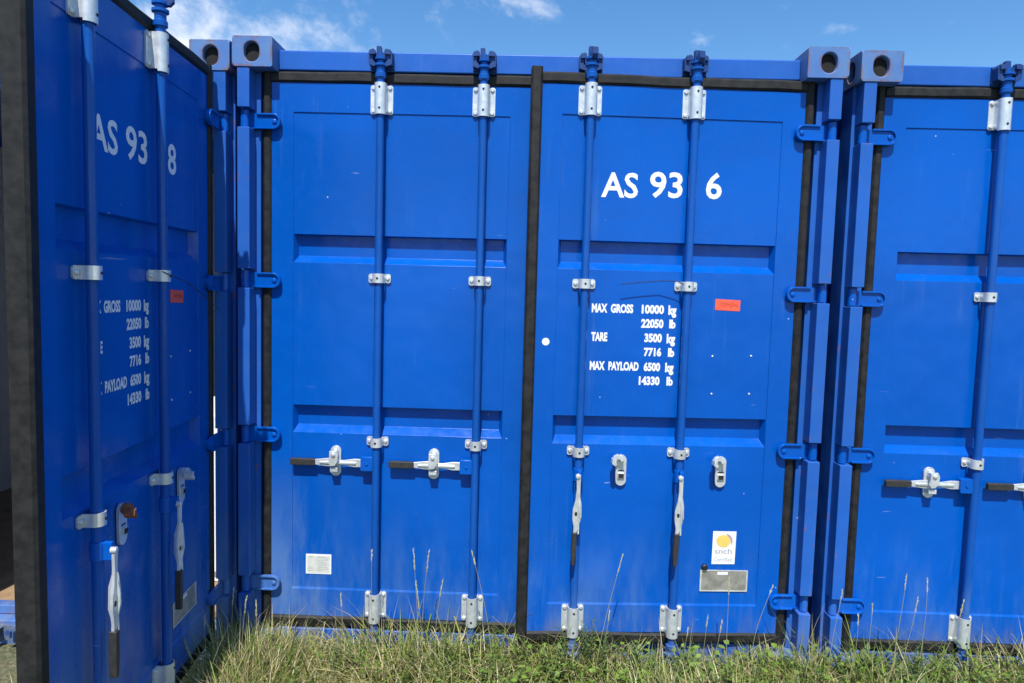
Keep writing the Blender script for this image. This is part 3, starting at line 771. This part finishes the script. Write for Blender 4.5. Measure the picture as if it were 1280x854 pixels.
for k, (px, Y, hh, lf, rt, st, lb) in enumerate([
    (560, -.14, .20, .050, .30, 5, 'leafy weed between the two latched bars'), (430, -.12, .19, .045, .32, 5, 'leafy weed below the small printed plate'),
    (665, -.10, .20, .040, .35, 5, 'leafy weed at the foot of the centre seam'), (700, -.16, .20, .050, .30, 5, 'pale leafy weed before the bushy fine leaved one'),
    (840, -.13, .17, .055, .40, 5, 'leafy weed hiding the foot of a hanging handle bar'), (930, -.12, .19, .045, .38, 6, 'leafy weed between data plate and hinge'),
    (985, -.13, .20, .045, .30, 6, 'leafy weed at the foot of the ajar door hinges'), (1030, -.14, .19, .045, .35, 6, 'leafy weed filling the gap between paired posts'),
    (1065, -.12, .20, .060, .45, 6, 'leafy weed at the hinge foot of the closed neighbouring door'), (1185, -.14, .23, .045, .40, 7, 'leafy weed under the bar of the closed neighbouring door'),
    (360, -.13, .20, .040, .32, 5, 'leafy weed at the hinge foot of the latched door'), (300, -.16, .24, .040, .28, 5, 'thin leaved weed between the shaded posts')]):
    weed(px, 820, Y, hh, 16, lf, rt, lb, [(.15, .23, .045), (.11, .18, .04), (.19, .25, .06)][k % 3], .07, st, .1)

# tall seeding grass stalks
def stalk(tip, base_px, Y, head, bend, label):
    a = ray_y(base_px, 830, Y); a.z = ground_h(a.x, a.y)-.004; t = ray_y(tip[0], tip[1], Y)
    root = bpy.data.objects.new('grass_stalk', None); col.objects.link(root); root.location = a
    tag(root, label, 'grass stalk', 'seeding grass stalks')
    v = t-a; side = Vector((v.z, 0, -v.x)).normalized()*(bend*1.6+random.uniform(-.02, .02))
    f = lambda s: v*s+side*math.sin(s*math.pi)*.5+Vector((0, .01*math.sin(s*5), 0))
    obj('stem', tint_mesh(MB().tube([f(k/8) for k in range(9)], [.0017-.0010*k/8 for k in range(9)], 5), 'stem', lambda i: (.46, .43, .24)), root)
    m = MB(); r_ = random.Random(int(tip[0]*3+tip[1]))
    head *= r_.uniform(1.0, 1.7)
    for k in range(int(22*head/.06)):
        s = 1-head/v.length*r_.random()**.8; p = f(s); dd = (f(min(1, s+.05))-f(s-.05)).normalized()
        d = dd+Vector((r_.uniform(-.22, .22), r_.uniform(-.22, .22), 0)); leaf_poly(m, p, d, Vector((0, -1, .2)).normalized(), r_.uniform(.010, .020), .0030)
    obj('seed_head', tint_mesh(m, 'seed_head', lambda i: (.60, .56, .34)), root)
for tip, bx, Y, hd, bd, lb in [
    ((518, 688), 524, -.12, .06, .01, 'tall pale grass stalk between the two latched bars'), ((537, 690), 530, -.10, .05, -.01, 'tall pale grass stalk leaning towards the door seam between the latched bars'),
    ((521, 728), 528, -.16, .07, .01, 'thick seed headed stalk between the two latched bars'), ((554, 726), 546, -.15, .06, -.01, 'thick seed headed stalk nearer the latched bar by the seam'),
    ((591, 690), 618, -.12, .05, .02, 'long thin stalk leaning across a latched bar'), ((466, 688), 466, -.10, .03, 0, 'short stalk before the latched bar beside the printed plate'),
    ((778, 694), 742, -.13, .06, .0, 'long stalk leaning away from the bushy weed'), ((762, 764), 750, -.12, .03, .0, 'short stalk beside the bushy weed'),
    ((884, 770), 878, -.12, .03, .01, 'curved dry stalk under the metal data plate'), ((902, 774), 876, -.14, .04, .02, 'leaning dry stalk with a drooping head under the metal data plate'),
    ((860, 784), 864, -.10, .03, -.01, 'short dry stalk beside the bottom bracket of the hanging handle bar'), ((966, 730), 944, -.10, .03, -.03, 'hooked dry stalk before the hinge of the ajar door'),
    ((911, 722), 911, -.11, .05, .0, 'upright dry stalk crossing the metal data plate'), ((1052, 738), 1038, -.12, .03, -.02, 'hooked dry stalk between the paired posts'),
    ((1132, 718), 1116, -.12, .06, .01, 'tallest thick headed stalk in front of the closed neighbouring door'), ((1146, 746), 1122, -.14, .05, .01, 'most slanted stalk in front of the closed neighbouring door'),
    ((1158, 724), 1148, -.12, .04, .01, 'slanting stalk in front of the closed neighbouring door'), ((1072, 768), 1064, -.12, .04, .0, 'short stalk beside the hinge of the closed neighbouring door'),
    ((1203, 752), 1150, -.15, .05, .02, 'low slanting stalk before the closed door'), ((310, 744), 296, -.16, .05, .0, 'dry stalk at the foot of the shaded post'), ((322, 752), 312, -.18, .05, .0, 'dry stalk crossing the lowest hinge of the latched door'),
    ((294, 735), 292, -.14, .05, .0, 'tallest dry stalk in the gap between the shaded posts'), ((427, 742), 408, -.16, .04, .03, 'arching dry stalk below the printed plate'), ((232, 795), 250, -.30, .05, .01, 'dry stalk beside the wide open door'),
    ((258, 770), 262, -.26, .04, .0, 'dry stalk below the hinge edge of the wide open door'), ((1090, 752), 1092, -.10, .04, .0, 'thin upright stalk before the closed neighbouring door')]:
    stalk(tip, bx, Y, hd, bd, lb)
